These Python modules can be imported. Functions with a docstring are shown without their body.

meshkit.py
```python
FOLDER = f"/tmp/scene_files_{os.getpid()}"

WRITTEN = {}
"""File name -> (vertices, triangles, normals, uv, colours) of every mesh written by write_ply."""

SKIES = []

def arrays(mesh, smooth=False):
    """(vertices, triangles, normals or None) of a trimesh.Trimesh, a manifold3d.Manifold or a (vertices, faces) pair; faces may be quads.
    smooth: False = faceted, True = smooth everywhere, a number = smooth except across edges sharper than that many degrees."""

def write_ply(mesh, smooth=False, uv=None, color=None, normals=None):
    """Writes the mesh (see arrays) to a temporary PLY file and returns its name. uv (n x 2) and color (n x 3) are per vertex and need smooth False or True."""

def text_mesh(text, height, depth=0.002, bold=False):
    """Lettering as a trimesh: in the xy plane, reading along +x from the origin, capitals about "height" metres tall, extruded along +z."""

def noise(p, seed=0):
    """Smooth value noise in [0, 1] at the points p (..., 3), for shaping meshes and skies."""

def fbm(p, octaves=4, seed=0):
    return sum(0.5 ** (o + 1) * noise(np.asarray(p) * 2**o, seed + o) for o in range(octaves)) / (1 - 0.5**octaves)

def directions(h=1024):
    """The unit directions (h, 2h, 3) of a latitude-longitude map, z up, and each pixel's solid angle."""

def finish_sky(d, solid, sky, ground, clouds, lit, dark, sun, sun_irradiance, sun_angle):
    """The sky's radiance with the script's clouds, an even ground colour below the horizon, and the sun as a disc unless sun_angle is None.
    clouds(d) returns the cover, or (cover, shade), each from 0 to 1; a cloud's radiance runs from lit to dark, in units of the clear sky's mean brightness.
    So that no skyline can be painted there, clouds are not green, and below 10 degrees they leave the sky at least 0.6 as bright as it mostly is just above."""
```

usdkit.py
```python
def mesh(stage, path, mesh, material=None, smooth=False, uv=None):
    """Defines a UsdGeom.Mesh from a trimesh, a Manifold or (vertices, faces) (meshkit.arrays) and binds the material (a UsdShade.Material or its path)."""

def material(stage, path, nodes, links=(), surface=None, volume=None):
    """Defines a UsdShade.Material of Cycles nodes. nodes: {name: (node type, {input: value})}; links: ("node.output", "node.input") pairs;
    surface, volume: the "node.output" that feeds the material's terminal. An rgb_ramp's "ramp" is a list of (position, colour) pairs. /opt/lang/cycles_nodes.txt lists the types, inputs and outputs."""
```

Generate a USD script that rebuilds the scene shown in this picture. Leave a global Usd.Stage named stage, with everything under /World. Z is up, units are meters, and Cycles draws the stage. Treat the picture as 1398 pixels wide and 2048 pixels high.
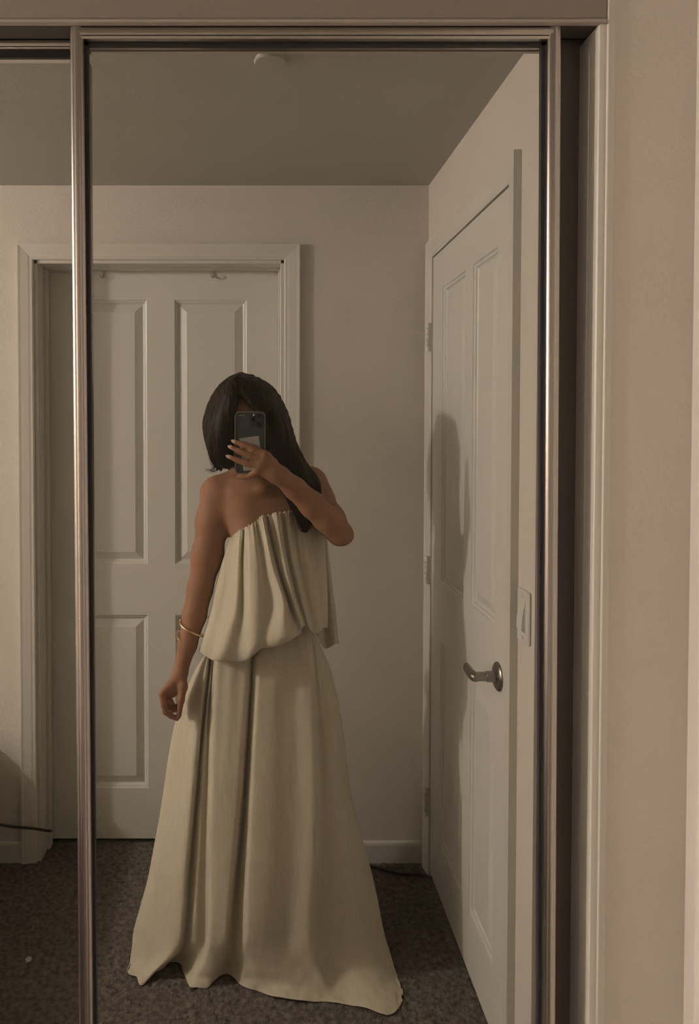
import math, random
import numpy as np, trimesh, usdkit, meshkit
from shapely.geometry import Polygon, box as sbox
from scipy.interpolate import PchipInterpolator
from pxr import Usd, UsdGeom, UsdLux, UsdShade, Gf, Sdf, Vt

stage = Usd.Stage.CreateInMemory()
UsdGeom.SetStageUpAxis(stage, UsdGeom.Tokens.z)
UsdGeom.SetStageMetersPerUnit(stage, 1.0)
UsdGeom.Xform.Define(stage, '/World')
rng = np.random.default_rng(7)

# ------------------------------------------------------------------ camera
W, H = 1398, 2048
F = 1500.0                      # focal length in pixels
CX, CY = 517.0, 882.0           # principal point of the (cropped) photograph
PITCH = math.radians(1.4)
EYE = np.array([0.0, 0.0, 1.56])
cam = UsdGeom.Camera.Define(stage, '/World/camera')
cam.AddTranslateOp().Set(Gf.Vec3d(*EYE))
cam.AddRotateXYZOp().Set(Gf.Vec3f(90 - math.degrees(PITCH), 0, 0))
cam.CreateHorizontalApertureAttr(36.0)
cam.CreateVerticalApertureAttr(36.0 * H / W)
cam.CreateFocalLengthAttr(36.0 * F / W)
cam.CreateHorizontalApertureOffsetAttr((W / 2 - CX) / W * 36.0)
cam.CreateVerticalApertureOffsetAttr(-(H / 2 - CY) / W * 36.0)
cam.CreateClippingRangeAttr(Gf.Vec2f(0.02, 50))
cam.CreateExposureAttr(1.5)

# ------------------------------------------------------------------ lights: one warm lamp of the bedroom and its image in the mirror
LAMP_X, LAMP_Y, LAMP_Z = -3.05, 1.45, 2.26
MIRROR_Y = 1.004
LAMP_POWER, LAMP_R = 4.2, 0.055
for nm, y in (('lamp_light', LAMP_Y), ('lamp_light_001', 2 * MIRROR_Y - LAMP_Y)):
    l = UsdLux.SphereLight.Define(stage, '/World/' + nm)
    l.CreateRadiusAttr(LAMP_R)
    l.CreateIntensityAttr(LAMP_POWER / (math.pi * LAMP_R ** 2))
    l.CreateColorAttr(Gf.Vec3f(1.0, 0.88, 0.795))
    l.AddTranslateOp().Set(Gf.Vec3d(LAMP_X, y, LAMP_Z))

# ------------------------------------------------------------------ helpers
def at(px, py, Y):
    """The point at depth Y that the photograph shows at (px, py)."""
    dx, dy = (px - CX) / F, (py - CY) / F
    d = np.array([dx, math.cos(PITCH) - dy * math.sin(PITCH), -math.sin(PITCH) - dy * math.cos(PITCH)])
    return EYE + d * (Y / d[1])

def on_floor(px, py, z=0.0):
    p = at(px, py, 1.0) - EYE
    return EYE + p * ((z - EYE[2]) / p[2])

used = {}
def numbered(path):
    k = used.get(path, 0)
    used[path] = k + 1
    return path if k == 0 else f'{path}_{k:03d}'

def pathof(parent):
    return '/World' if parent is None else str(parent.GetPath())

def tag(prim, label=None, cat=None, group=None, kind=None):
    for k, v in (('label', label), ('category', cat), ('group', group), ('kind', kind)):
        if v:
            prim.SetCustomDataByKey(k, v)
    return prim

def obj(name, mesh, mat, parent=None, smooth=False, label=None, **kw):
    p = numbered(pathof(parent) + '/' + name)
    m = usdkit.mesh(stage, p, mesh, M[mat], smooth=smooth)
    return tag(m.GetPrim(), label, **kw)

def empty(name, label=None, cat=None, loc=(0, 0, 0), kind=None, group=None):
    p = numbered('/World/' + name)
    x = UsdGeom.Xform.Define(stage, p)
    x.AddTranslateOp().Set(Gf.Vec3d(*map(float, loc)))
    return tag(x.GetPrim(), label, cat, group, kind)

def bx(x0, x1, y0, y1, z0, z1, ch=0.0):
    if ch <= 0:
        m = trimesh.creation.box((x1 - x0, y1 - y0, z1 - z0))
        m.apply_translation(((x0 + x1) / 2, (y0 + y1) / 2, (z0 + z1) / 2))
        return m
    pts = []
    for sx in (0, 1):
        for sy in (0, 1):
            for sz in (0, 1):
                p = [(x0, x1)[sx], (y0, y1)[sy], (z0, z1)[sz]]
                s = [ch * (1 - 2 * sx), ch * (1 - 2 * sy), ch * (1 - 2 * sz)]
                for a in range(3):
                    q = list(p)
                    for b in range(3):
                        if b != a:
                            q[b] += s[b]
                    pts.append(q)
    return trimesh.convex.convex_hull(np.array(pts))

def cat(*ms):
    return trimesh.util.concatenate([m for m in ms])

def grid_mesh(P, close_u=False, close_v=False):
    """Quads over P[u, v, 3]."""
    nu, nv = P.shape[:2]
    idx = np.arange(nu * nv).reshape(nu, nv)
    U = np.arange(nu if close_u else nu - 1); V = np.arange(nv if close_v else nv - 1)
    a = idx[U][:, V]; b = idx[(U + 1) % nu][:, V]; c = idx[(U + 1) % nu][:, (V + 1) % nv]; d = idx[U][:, (V + 1) % nv]
    q = np.stack([a, b, c, d], -1).reshape(-1, 4)
    f = np.vstack([q[:, [0, 1, 2]], q[:, [0, 2, 3]]])
    return trimesh.Trimesh(P.reshape(-1, 3), f, process=False)

def fix(m):
    m.merge_vertices(); trimesh.repair.fix_normals(m)
    return m

def tube(path, r, n=8, closed=False, caps=True):
    path = np.asarray(path, float)
    k = len(path)
    r = np.broadcast_to(np.asarray(r, float), (k,))
    t = np.gradient(path, axis=0); t /= np.linalg.norm(t, axis=1, keepdims=True) + 1e-12
    up = np.array([0, 0, 1.0]) if abs(t[0][2]) < 0.9 else np.array([1.0, 0, 0])
    nrm = np.cross(t[0], up); nrm /= np.linalg.norm(nrm)
    rings = []
    for i in range(k):
        nrm = nrm - t[i] * nrm.dot(t[i]); nrm /= np.linalg.norm(nrm)
        b = np.cross(t[i], nrm)
        a = np.linspace(0, 2 * np.pi, n, endpoint=False)[:, None]
        rings.append(path[i] + r[i] * (np.cos(a) * nrm + np.sin(a) * b))
    P = np.array(rings)
    m = grid_mesh(P, close_v=True)
    if caps:
        v = np.vstack([m.vertices, path[:1], path[-1:]]); c0, c1 = k * n, k * n + 1
        f = list(m.faces)
        for j in range(n):
            f += [[c0, (j + 1) % n, j], [c1, (k - 1) * n + j, (k - 1) * n + (j + 1) % n]]
        m = trimesh.Trimesh(v, np.array(f), process=False)
    trimesh.repair.fix_normals(m)
    return m

def spline(pts, n):
    pts = np.asarray(pts, float)
    s = np.r_[0, np.cumsum(np.linalg.norm(np.diff(pts[:, :3], axis=0), axis=1))]
    from scipy.interpolate import CubicSpline
    return CubicSpline(s, pts)(np.linspace(0, s[-1], n))

def lathe(profile, n=40):
    """profile [(r, z)] round the z axis."""
    a = np.linspace(0, 2 * np.pi, n, endpoint=False)
    P = np.array([[(r * math.cos(t), r * math.sin(t), z) for t in a] for r, z in profile])
    return fix(grid_mesh(P, close_v=True))

def loft(s0, s1):
    """A closed bar between two equal profiles (k x 3)."""
    k = len(s0)
    P = np.array([s0, s1])
    m = grid_mesh(P, close_v=True)
    tri = trimesh.creation.triangulate_polygon
    v = np.vstack([m.vertices, np.mean(s0, 0)[None], np.mean(s1, 0)[None]])
    f = list(m.faces)
    for j in range(k):
        f += [[2 * k, (j + 1) % k, j], [2 * k + 1, k + j, k + (j + 1) % k]]
    return fix(trimesh.Trimesh(v, np.array(f), process=False))

def xform(m, origin, ex, ey, ez):
    """Local x, y, z to world axes."""
    A = np.eye(4); A[:3, 0], A[:3, 1], A[:3, 2], A[:3, 3] = ex, ey, ez, origin
    m = m.copy(); m.apply_transform(A)
    if np.linalg.det(A[:3, :3]) < 0:
        pass
    return m

# ------------------------------------------------------------------ materials
M = {}
def mat(name, color, rough=0.6, metal=0.0, bump=None, vary=None, spec=0.5, extra=None):
    n = {'p': ('principled_bsdf', {'base_color': color, 'roughness': rough, 'metallic': metal, 'specular_ior_level': spec, **(extra or {})}),
         'g': ('geometry', {})}
    links = []
    if bump:
        sc, st, dist = bump
        n['n'] = ('noise_texture', {'scale': sc, 'detail': 3.0})
        n['b'] = ('bump', {'strength': st, 'distance': dist})
        links += [('g.position', 'n.vector'), ('n.fac', 'b.height'), ('b.normal', 'p.normal')]
    if vary:
        sc, lo, hi = vary
        n['v'] = ('noise_texture', {'scale': sc, 'detail': 4.0})
        n['r'] = ('rgb_ramp', {'ramp': [(0.3, tuple(c * lo for c in color)), (0.7, tuple(c * hi for c in color))]})
        links += [('g.position', 'v.vector'), ('v.fac', 'r.fac'), ('r.color', 'p.base_color')]
    M[name] = usdkit.material(stage, '/World/Looks/' + name, n, links, surface='p.BSDF')

mat('wall_paint', (0.635, 0.59, 0.535), 0.75, bump=(130, 0.35, 0.0022), vary=(3, 0.975, 1.02))
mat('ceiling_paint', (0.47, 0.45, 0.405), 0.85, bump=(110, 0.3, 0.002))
mat('door_paint', (0.65, 0.64, 0.59), 0.38, bump=(220, 0.08, 0.0008), spec=0.4)
mat('trim_paint', (0.64, 0.62, 0.565), 0.42, bump=(160, 0.05, 0.0006))
mat('carpet_base', (0.215, 0.187, 0.16), 0.95, bump=(300, 1.0, 0.01), vary=(60, 0.6, 1.4), spec=0.1)
mat('header_tone', (0.275, 0.243, 0.21), 0.7, bump=(130, 0.25, 0.0015))  # one even tone, darker than the wall around it
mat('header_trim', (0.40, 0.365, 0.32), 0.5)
mat('aluminium', (0.45, 0.42, 0.395), 0.27, 1.0)
mat('track_shade', (0.10, 0.09, 0.08), 0.6, 0.3)  # aluminium track coloured dark to stand in for the shadow gap
mat('gasket', (0.022, 0.02, 0.022), 0.5)
mat('closet_shade', (0.16, 0.14, 0.125), 0.8)  # dark colour stands in for shade in the closet gap
mat('nickel', (0.30, 0.285, 0.26), 0.28, 1.0)
mat('plate_plastic', (0.62, 0.61, 0.56), 0.4)
mat('hook_metal', (0.42, 0.40, 0.36), 0.4, 0.3)
mat('gap_shade', (0.03, 0.028, 0.025), 0.8)  # near-black colour stands in for shade in the door gaps
mat('skin', (0.315, 0.163, 0.096), 0.6, bump=(300, 0.08, 0.001), vary=(14, 0.94, 1.06), spec=0.28, extra={'subsurface_weight': 0.12, 'subsurface_scale': 0.006})
mat('nail', (0.66, 0.47, 0.40), 0.25)
mat('hair', (0.018, 0.0105, 0.006), 0.5, spec=0.13)
mat('eye_white', (0.5, 0.45, 0.4), 0.2)
mat('lip', (0.33, 0.13, 0.11), 0.4)
mat('gold', (0.92, 0.68, 0.42), 0.3, 1.0)
mat('phone_back', (0.050, 0.056, 0.058), 0.35)
mat('phone_case', (0.20, 0.185, 0.17), 0.22)
mat('camera_bump', (0.038, 0.041, 0.043), 0.25)
mat('lens_glass', (0.008, 0.009, 0.011), 0.08)
mat('lens_ring', (0.07, 0.07, 0.07), 0.3, 0.8)
mat('flash_lens', (0.75, 0.72, 0.65), 0.3)
mat('card_paper', (0.36, 0.345, 0.30), 0.6)
mat('silver_print', (0.24, 0.235, 0.22), 0.4)
mat('cord_rubber', (0.03, 0.024, 0.02), 0.5)
mat('lint_white', (0.6, 0.58, 0.52), 0.8)
mat('bedding', (0.25, 0.225, 0.2), 0.9, bump=(30, 0.3, 0.01))

# cream cloth: fine weave, a little light through it
M['cream_cloth'] = usdkit.material(stage, '/World/Looks/cream_cloth', {
    'g': ('geometry', {}), 'n': ('noise_texture', {'scale': 700.0, 'detail': 2.0}), 'n2': ('noise_texture', {'scale': 38.0, 'detail': 4.0}),
    'm': ('mapping', {'scale': (3.0, 3.0, 0.35)}),
    'a': ('math', {'math_type': 'multiply_add', 'value2': 0.25}),
    'b': ('bump', {'strength': 0.30, 'distance': 0.003}),
    'r': ('rgb_ramp', {'ramp': [(0.3, (0.625, 0.56, 0.44)), (0.7, (0.69, 0.62, 0.49))]}),
    'p': ('principled_bsdf', {'roughness': 0.72, 'sheen_weight': 0.25, 'sheen_roughness': 0.5, 'specular_ior_level': 0.25}),
    't': ('translucent_bsdf', {'color': (0.62, 0.55, 0.43)}), 'x': ('mix_closure', {'fac': 0.14})},
    [('g.position', 'n.vector'), ('g.position', 'm.vector'), ('m.vector', 'n2.vector'), ('n.fac', 'a.value1'), ('n2.fac', 'a.value3'), ('a.value', 'b.height'), ('b.normal', 'p.normal'),
     ('n2.fac', 'r.fac'), ('r.color', 'p.base_color'), ('p.BSDF', 'x.closure1'), ('t.BSDF', 'x.closure2')], surface='x.closure')
# mirror glass: the mirrored room stands behind it
M['mirror_glass'] = usdkit.material(stage, '/World/Looks/mirror_glass', {
    't': ('transparent_bsdf', {'color': (0.80, 0.805, 0.79)}), 'gl': ('glossy_bsdf', {'color': (0.8, 0.8, 0.8), 'roughness': 0.02}), 'x': ('mix_closure', {'fac': 0.015})},
    [('t.BSDF', 'x.closure1'), ('gl.BSDF', 'x.closure2')], surface='x.closure')
# thin sheer panel
M['sheer_cloth'] = M['cream_cloth']

# ------------------------------------------------------------------ room
CEIL = 2.385
BACK = 2.63                                    # reflected back wall
XR = at(855, 900, BACK)[0]                     # reflected right wall
XL = -3.7
FACE = 0.98                                    # face of the closet wall
XC = at(1381, 1024, FACE)[0]                   # corner beside the closet
YN = -0.62                                     # wall behind the photographer
JAMB = at(1186, 1024, FACE)[0]
HEAD = at(700, 46, FACE - .005)[2]
OPEN_L = -1.25

def poly_wall(poly, y0, y1):
    """Shapely polygon in (x, z) between depths y0 and y1."""
    m = trimesh.creation.extrude_polygon(poly, y1 - y0)
    m = xform(m, (0, y1, 0), (1, 0, 0), (0, 0, 1), (0, -1, 0))
    return fix(m)

floor_x0, floor_x1 = XL - 0.1, 0.75
nx_, ny_ = 300, 240
# carpet: gently uneven ground mesh; fine tufts follow in the bump
gx = np.linspace(-1.1, 0.62, 430); gy = np.linspace(1.02, 2.9, 470)
X_, Y_ = np.meshgrid(gx, gy, indexing='ij')
Pn = np.stack([X_, Y_, 0 * X_], -1)
Zc = 0.006 * (meshkit.fbm(Pn * 55, 3, 3) - 0.5) + 0.007 * (meshkit.noise(Pn * 150, 9) - 0.5)
edge = np.minimum.reduce([(X_ - gx[0]), (gx[-1] - X_), (Y_ - gy[0]), (gy[-1] - Y_)])
Zc *= np.clip(edge / 0.02, 0, 1)
car = grid_mesh(np.stack([X_, Y_, Zc], -1))
if car.face_normals[0][2] < 0: car.invert()
flat = cat(bx(floor_x0, floor_x1, YN - 0.1, 1.02, -0.1, 0), bx(floor_x0, -1.1, 1.02, 3.0, -0.1, 0), bx(0.62, floor_x1, 1.02, 3.0, -0.1, 0), bx(-1.1, 0.62, 2.9, 3.0, -0.1, 0), bx(-1.1, 0.62, 1.02, 2.9, -0.1, -0.03))
obj('floor', cat(flat, car), 'carpet_base', kind='structure', smooth=50, label='dark taupe carpeted floor')
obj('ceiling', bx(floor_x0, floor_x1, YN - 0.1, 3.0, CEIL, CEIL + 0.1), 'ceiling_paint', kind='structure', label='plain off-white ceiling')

# back door opening (door stands at the far side of the wall)
DW = 0.12
ox0, ox1 = at(71, 1024, BACK)[0], at(568, 1024, BACK)[0]
oz = at(320, 520, BACK)[2]
wb = Polygon([(XL, 0), (XR + 0.12, 0), (XR + 0.12, CEIL), (XL, CEIL)]).difference(sbox(ox0, -0.01, ox1, oz))
obj('wall_back', poly_wall(wb, BACK, BACK + DW), 'wall_paint', kind='structure', label='beige wall with the panelled door seen in the mirror')

# right wall, opening for the second door
rd_y0 = F * (XR) / (1022 - CX)                 # latch side depth
rd_y1 = F * (XR) / (867 - CX)                  # hinge side depth
rd_z = at(1020, 367, rd_y0)[2]
wr = Polygon([(1.06, 0), (BACK + DW, 0), (BACK + DW, CEIL), (1.06, CEIL)]).difference(sbox(rd_y0, -0.01, rd_y1, rd_z))
m = trimesh.creation.extrude_polygon(wr, 0.12)
obj('wall_right', fix(xform(m, (XR, 0, 0), (0, 1, 0), (0, 0, 1), (1, 0, 0))), 'wall_paint', kind='structure', label='off-white side wall with a door and light switch')
obj('wall_left', bx(XL - 0.1, XL, YN, BACK + DW, 0, CEIL), 'wall_paint', kind='structure')
obj('wall_near', bx(XL, XC + 0.1, YN - 0.1, YN, 0, CEIL), 'wall_paint', kind='structure')
obj('wall_corner', bx(XC, XC + 0.1, YN, FACE + 0.1, 0, CEIL), 'wall_paint', kind='structure', label='narrow strip of side wall at the right edge of the photo')
wc = Polygon([(XL, 0), (XC, 0), (XC, CEIL), (XL, CEIL)]).difference(sbox(OPEN_L, -0.01, JAMB + 0.021, HEAD + 0.012))
obj('wall_closet', poly_wall(wc, FACE, FACE + 0.1), 'wall_paint', kind='structure', label='beige wall around the closet opening')
zT = at(600, 50, .985)[2]
# slabs added behind the jamb to block light from the mirrored room's lamp
sx_ = at(1104, 1024, .985)[0]
lx_ = at(1126, 60, .981)[0]
obj('added_block_return', cat(bx(lx_ - .004, XR + 0.02, 1.036, 1.05, 0, CEIL), bx(lx_ - .004, lx_ - .001, 1.0125, 1.037, 0, CEIL), bx(XC, XR + 0.02, 0.99, 1.07, 0, CEIL)), 'closet_shade', kind='structure')
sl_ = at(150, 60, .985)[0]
obj('added_block_head', cat(bx(sl_, sx_ + .01, 1.0185, 1.03, zT - .012, CEIL), bx(XL, sl_ + .001, 1.062, 1.075, at(60, 84, 1.04)[2], CEIL)), 'closet_shade', kind='structure')  # slabs added to stop lamp light leaking in above the mirror doors

# closet trim: jamb board and header lip
def prof_bar(pts, axis, a0, a1):
    """pts: list of (u, v) profile; axis 'z': u=x, v=y; axis 'x': u=y, v=z."""
    if axis == 'z':
        s = [[(u, v, z) for u, v in pts] for z in (a0, a1)]
    else:
        s = [[(x, u, v) for u, v in pts] for x in (a0, a1)]
    return loft(np.array(s[0]), np.array(s[1]))

j0, j1 = JAMB, at(1210, 1024, FACE)[0]
jm = prof_bar([(j0, FACE - .000), (j0 + .0015, FACE - .0018), (j0 + .006, FACE - .0022), (j0 + .009, FACE - .0016), (j1, FACE - .0014), (j1, FACE + .001), (j1, FACE + .1), (j0, FACE + .1)], 'z', 0, HEAD)
obj('trim_1', jm, 'trim_paint', kind='structure', smooth=35, label='off-white closet jamb board right of the mirror')
b0, b1 = at(1207, 1024, FACE - .008)[0], at(1216, 1024, FACE - .008)[0]
cb = prof_bar([(b0, FACE), (b0 + .0004, FACE - .0022), (b0 + .0016, FACE - .0034), (b0 + .003, FACE - .0036), (b1 - .001, FACE - .0024), (b1 + .006, FACE - .0004), (b1 + .006, FACE + .002), (b0, FACE + .002)], 'z', 0, CEIL)
obj('trim_2', cb, 'trim_paint', kind='structure', smooth=60, label='rounded edge bead beside the closet jamb')
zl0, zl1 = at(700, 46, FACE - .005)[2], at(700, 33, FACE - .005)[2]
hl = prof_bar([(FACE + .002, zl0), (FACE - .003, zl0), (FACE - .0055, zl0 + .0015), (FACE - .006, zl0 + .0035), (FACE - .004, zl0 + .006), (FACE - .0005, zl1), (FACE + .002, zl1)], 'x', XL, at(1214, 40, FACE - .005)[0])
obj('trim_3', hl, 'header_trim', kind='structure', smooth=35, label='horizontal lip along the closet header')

obj('trim_4', bx(XL, at(1213, 20, FACE - .003)[0], FACE - .003, FACE + .001, zl1 - .001, CEIL), 'header_tone', kind='structure', label='header board above the closet opening, darker than the wall')

# ------------------------------------------------------------------ casings, baseboards, doors
CP = [(0, 0), (0, .009), (.004, .011), (.012, .0115), (.018, .013), (.046, .0165), (.054, .0185), (.058, .0185), (.058, 0)]   # (across, out)
def casing(parent, axis, plane, out, a0, a1, ztop, width, mt='trim_paint', hdrop=0):
    """Three mitred pieces round an opening a0..a1 below ztop. axis 'x': on the back wall (out = -y); 'y': on the right wall (out = -x)."""
    k = width / .058
    def P(a, z, t):
        return (a, plane - t, z) if axis == 'x' else (plane - t, a, z)
    L0 = np.array([P(a0 - u * k, 0, t) for u, t in CP]); L1 = np.array([P(a0 - u * k, ztop + u * k, t) for u, t in CP])
    R0 = np.array([P(a1 + u * k, 0, t) for u, t in CP]); R1 = np.array([P(a1 + u * k, ztop + u * k, t) for u, t in CP])
    for s0, s1 in ((L0, L1), (L1, R1), (R0, R1)):
        obj('casing', loft(s0, s1), mt, parent)

def panel_mesh(x0, x1, z0, z1):
    """Moulded door panel in (x, -y out, z), face plane y = 0."""
    steps = [(0, 0), (.0012, -.003), (.006, -.0055), (.0085, -.0058), (.0100, -.0095), (.0150, -.0135), (.0170, -.0138), (.043, -.0036), (.0445, -.0028), (.048, -.0028)]
    rings = []
    for ins, d in steps:
        rings.append([(x0 + ins, -d, z0 + ins), (x1 - ins, -d, z0 + ins), (x1 - ins, -d, z1 - ins), (x0 + ins, -d, z1 - ins)])
    rings = np.array(rings)
    vs = rings.reshape(-1, 3); f = []
    n = len(steps)
    for i in range(n - 1):
        for j in range(4):
            a, b = i * 4 + j, i * 4 + (j + 1) % 4
            f += [[a, b, b + 4], [a, b + 4, a + 4]]
    e = (n - 1) * 4
    f += [[e, e + 1, e + 2], [e, e + 2, e + 3]]
    # back
    bk = np.array([(x0, .02, z0), (x1, .02, z0), (x1, .02, z1), (x0, .02, z1)])
    o = len(vs); vs = np.vstack([vs, bk])
    for j in range(4):
        f += [[j, o + j, o + (j + 1) % 4], [j, o + (j + 1) % 4, (j + 1) % 4]]
    f += [[o, o + 2, o + 1], [o, o + 3, o + 2]]
    return fix(trimesh.Trimesh(vs, np.array(f), process=False))

def door_leaf(parent, to_world, w, h, rects, z0, thick=.035):
    poly = sbox(0, z0, w, h)
    for r in rects:
        poly = poly.difference(sbox(*r))
    lf = trimesh.creation.extrude_polygon(poly, thick)
    lf = xform(lf, (0, 0, 0), (1, 0, 0), (0, 0, 1), (0, 1, 0))     # local: x width, y into wall, z up
    obj('leaf', fix(to_world(lf)), 'door_paint', parent)
    for r in rects:
        obj('panel', fix(to_world(panel_mesh(r[0], r[2], r[1], r[3]))), 'door_paint', parent)

# back door
d1 = empty('door_1', 'white four-panel door in the back wall, behind the woman', kind='structure')
DY = BACK + DW - .004
def px_x(px, Y): return at(px, 1024, Y)[0]
def py_z(py, Y): return at(CX, py, Y)[2]
lx0, lx1 = px_x(90, DY), px_x(570, DY) + .003
lz1 = py_z(534, DY)
lz0 = py_z(1677, DY)
def T1(m): return xform(m, (lx0, DY, 0), (1, 0, 0), (0, 1, 0), (0, 0, 1))
rects1 = []
for pa, pb in ((152, 295), (350, 494)):
    for ya, yb in ((1128, 600), (1576, 1230)):
        rects1.append((px_x(pa, DY) - lx0, py_z(ya, DY), px_x(pb, DY) - lx0, py_z(yb, DY)))
door_leaf(d1, T1, lx1 - lx0, lz1, rects1, lz0)
casing(d1, 'x', BACK, -1, ox0, ox1, oz, .054)
for (xa, xb, za, zb) in ((ox0 - .001, ox0 + .012, 0, oz), (ox1 - .012, ox1 + .001, 0, oz), (ox0, ox1, oz - .012, oz + .001)):
    obj('jamb', bx(xa, xb, BACK + .001, BACK + DW, za, zb, .001), 'trim_paint', d1)
for (xa, xb, za, zb) in ((ox0 + .012, ox0 + .022, 0, oz - .012), (ox1 - .018, ox1 - .010, 0, oz - .012), (ox0 + .012, ox1 - .012, oz - .0165, oz - .011)):
    obj('stop', bx(xa, xb, BACK + DW - .045, BACK + DW - .008, za, zb, .001), 'trim_paint', d1)
obj('gap_backing', bx(ox0 - .1, ox1 + .1, BACK + DW + .032, BACK + DW + .05, -.02, oz + .1), 'gap_shade', d1)  # dark sheet added behind the leaf as shade for its gaps

for k, (hx, side) in enumerate(((209, 'left'), (428, 'right'))):
    hk = empty('over_door_hook', f'thin metal hook over the top edge of the back door, {side} of the two', 'hook', group='hooks over the back door')
    X = px_x(hx, DY); zt = lz1
    obj('strap', bx(X - .0035, X + .0035, DY - .004, DY + .0, py_z(553, DY), zt + .0005), 'hook_metal', hk)
    hp = spline([(X, DY - .003, py_z(551, DY)), (X - .002, DY - .012, py_z(557, DY)), (X - .006, DY - .02, py_z(556, DY)), (X - .008, DY - .022, py_z(551, DY))], 12)
    obj('tip', tube(hp, .0024, 8), 'hook_metal', hk, smooth=True)

# right door
d2 = empty('door_2', 'white panelled door with a nickel lever in the right wall', kind='structure')
RX = XR - .004
rw = rd_y1 - rd_y0
def T2(m): return xform(m, (RX, rd_y1 - .003, 0), (0, -1, 0), (1, 0, 0), (0, 0, 1))   # local x runs from the hinges towards the latch
def yz(px, py):          # a point of the right door's plane from the photo
    Y = F * RX / (px - CX)
    return rd_y1 - .003 - Y, at(px, py, Y)[2]
u1, u2 = yz(884, 700)[0], yz(929, 700)[0]
u3, u4 = yz(944, 700)[0], yz(993, 700)[0]
zt = rd_z - .003
zu1 = yz(993, 493)[1]; zu0 = yz(990, 1248)[1]; zl1_ = yz(990, 1408)[1]; zl0_ = yz(988, 1922)[1]
rects2 = [(u1, zu0, u2, zu1), (u3, zu0, u4, zu1), (u1, zl0_, u2, zl1_), (u3, zl0_, u4, zl1_)]
door_leaf(d2, T2, rw - .006, zt, rects2, .018)
casing(d2, 'y', XR, -1, rd_y0, rd_y1, rd_z, .058)
for (ya, yb, za, zb) in ((rd_y0 - .02, rd_y0, 0, rd_z), (rd_y1, rd_y1 + .02, 0, rd_z), (rd_y0, rd_y1, rd_z, rd_z + .02)):
    obj('jamb', bx(XR + .001, XR + .12, ya, yb, za, zb), 'trim_paint', d2)
obj('gap_backing', bx(XR + .04, XR + .06, rd_y0 - .1, rd_y1 + .1, -.02, rd_z + .1), 'gap_shade', d2)  # same dark sheet behind this leaf, painted shade for the gaps
for pa, pb in ((646, 703), (1112, 1168), (1575, 1632)):
    Yh = rd_y1 + .001
    za, zb = py_z(pb, Yh), py_z(pa, Yh)
    hg = obj('hinge', bx(XR - .017, XR - .002, Yh - .004, Yh - .001, za, zb), 'trim_paint', d2, label='white painted butt hinge')
    n = 5
    for i in range(n):
        z0 = za + (zb - za) * (i + .06) / n; z1 = za + (zb - za) * (i + .94) / n
        kn = trimesh.creation.cylinder(.0075, z1 - z0, sections=16)
        kn.apply_translation((XR - .0195 - (.002 if i % 2 else 0), Yh, (z0 + z1) / 2))
        obj('knuckle', kn, 'trim_paint', hg, smooth=35)
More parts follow.
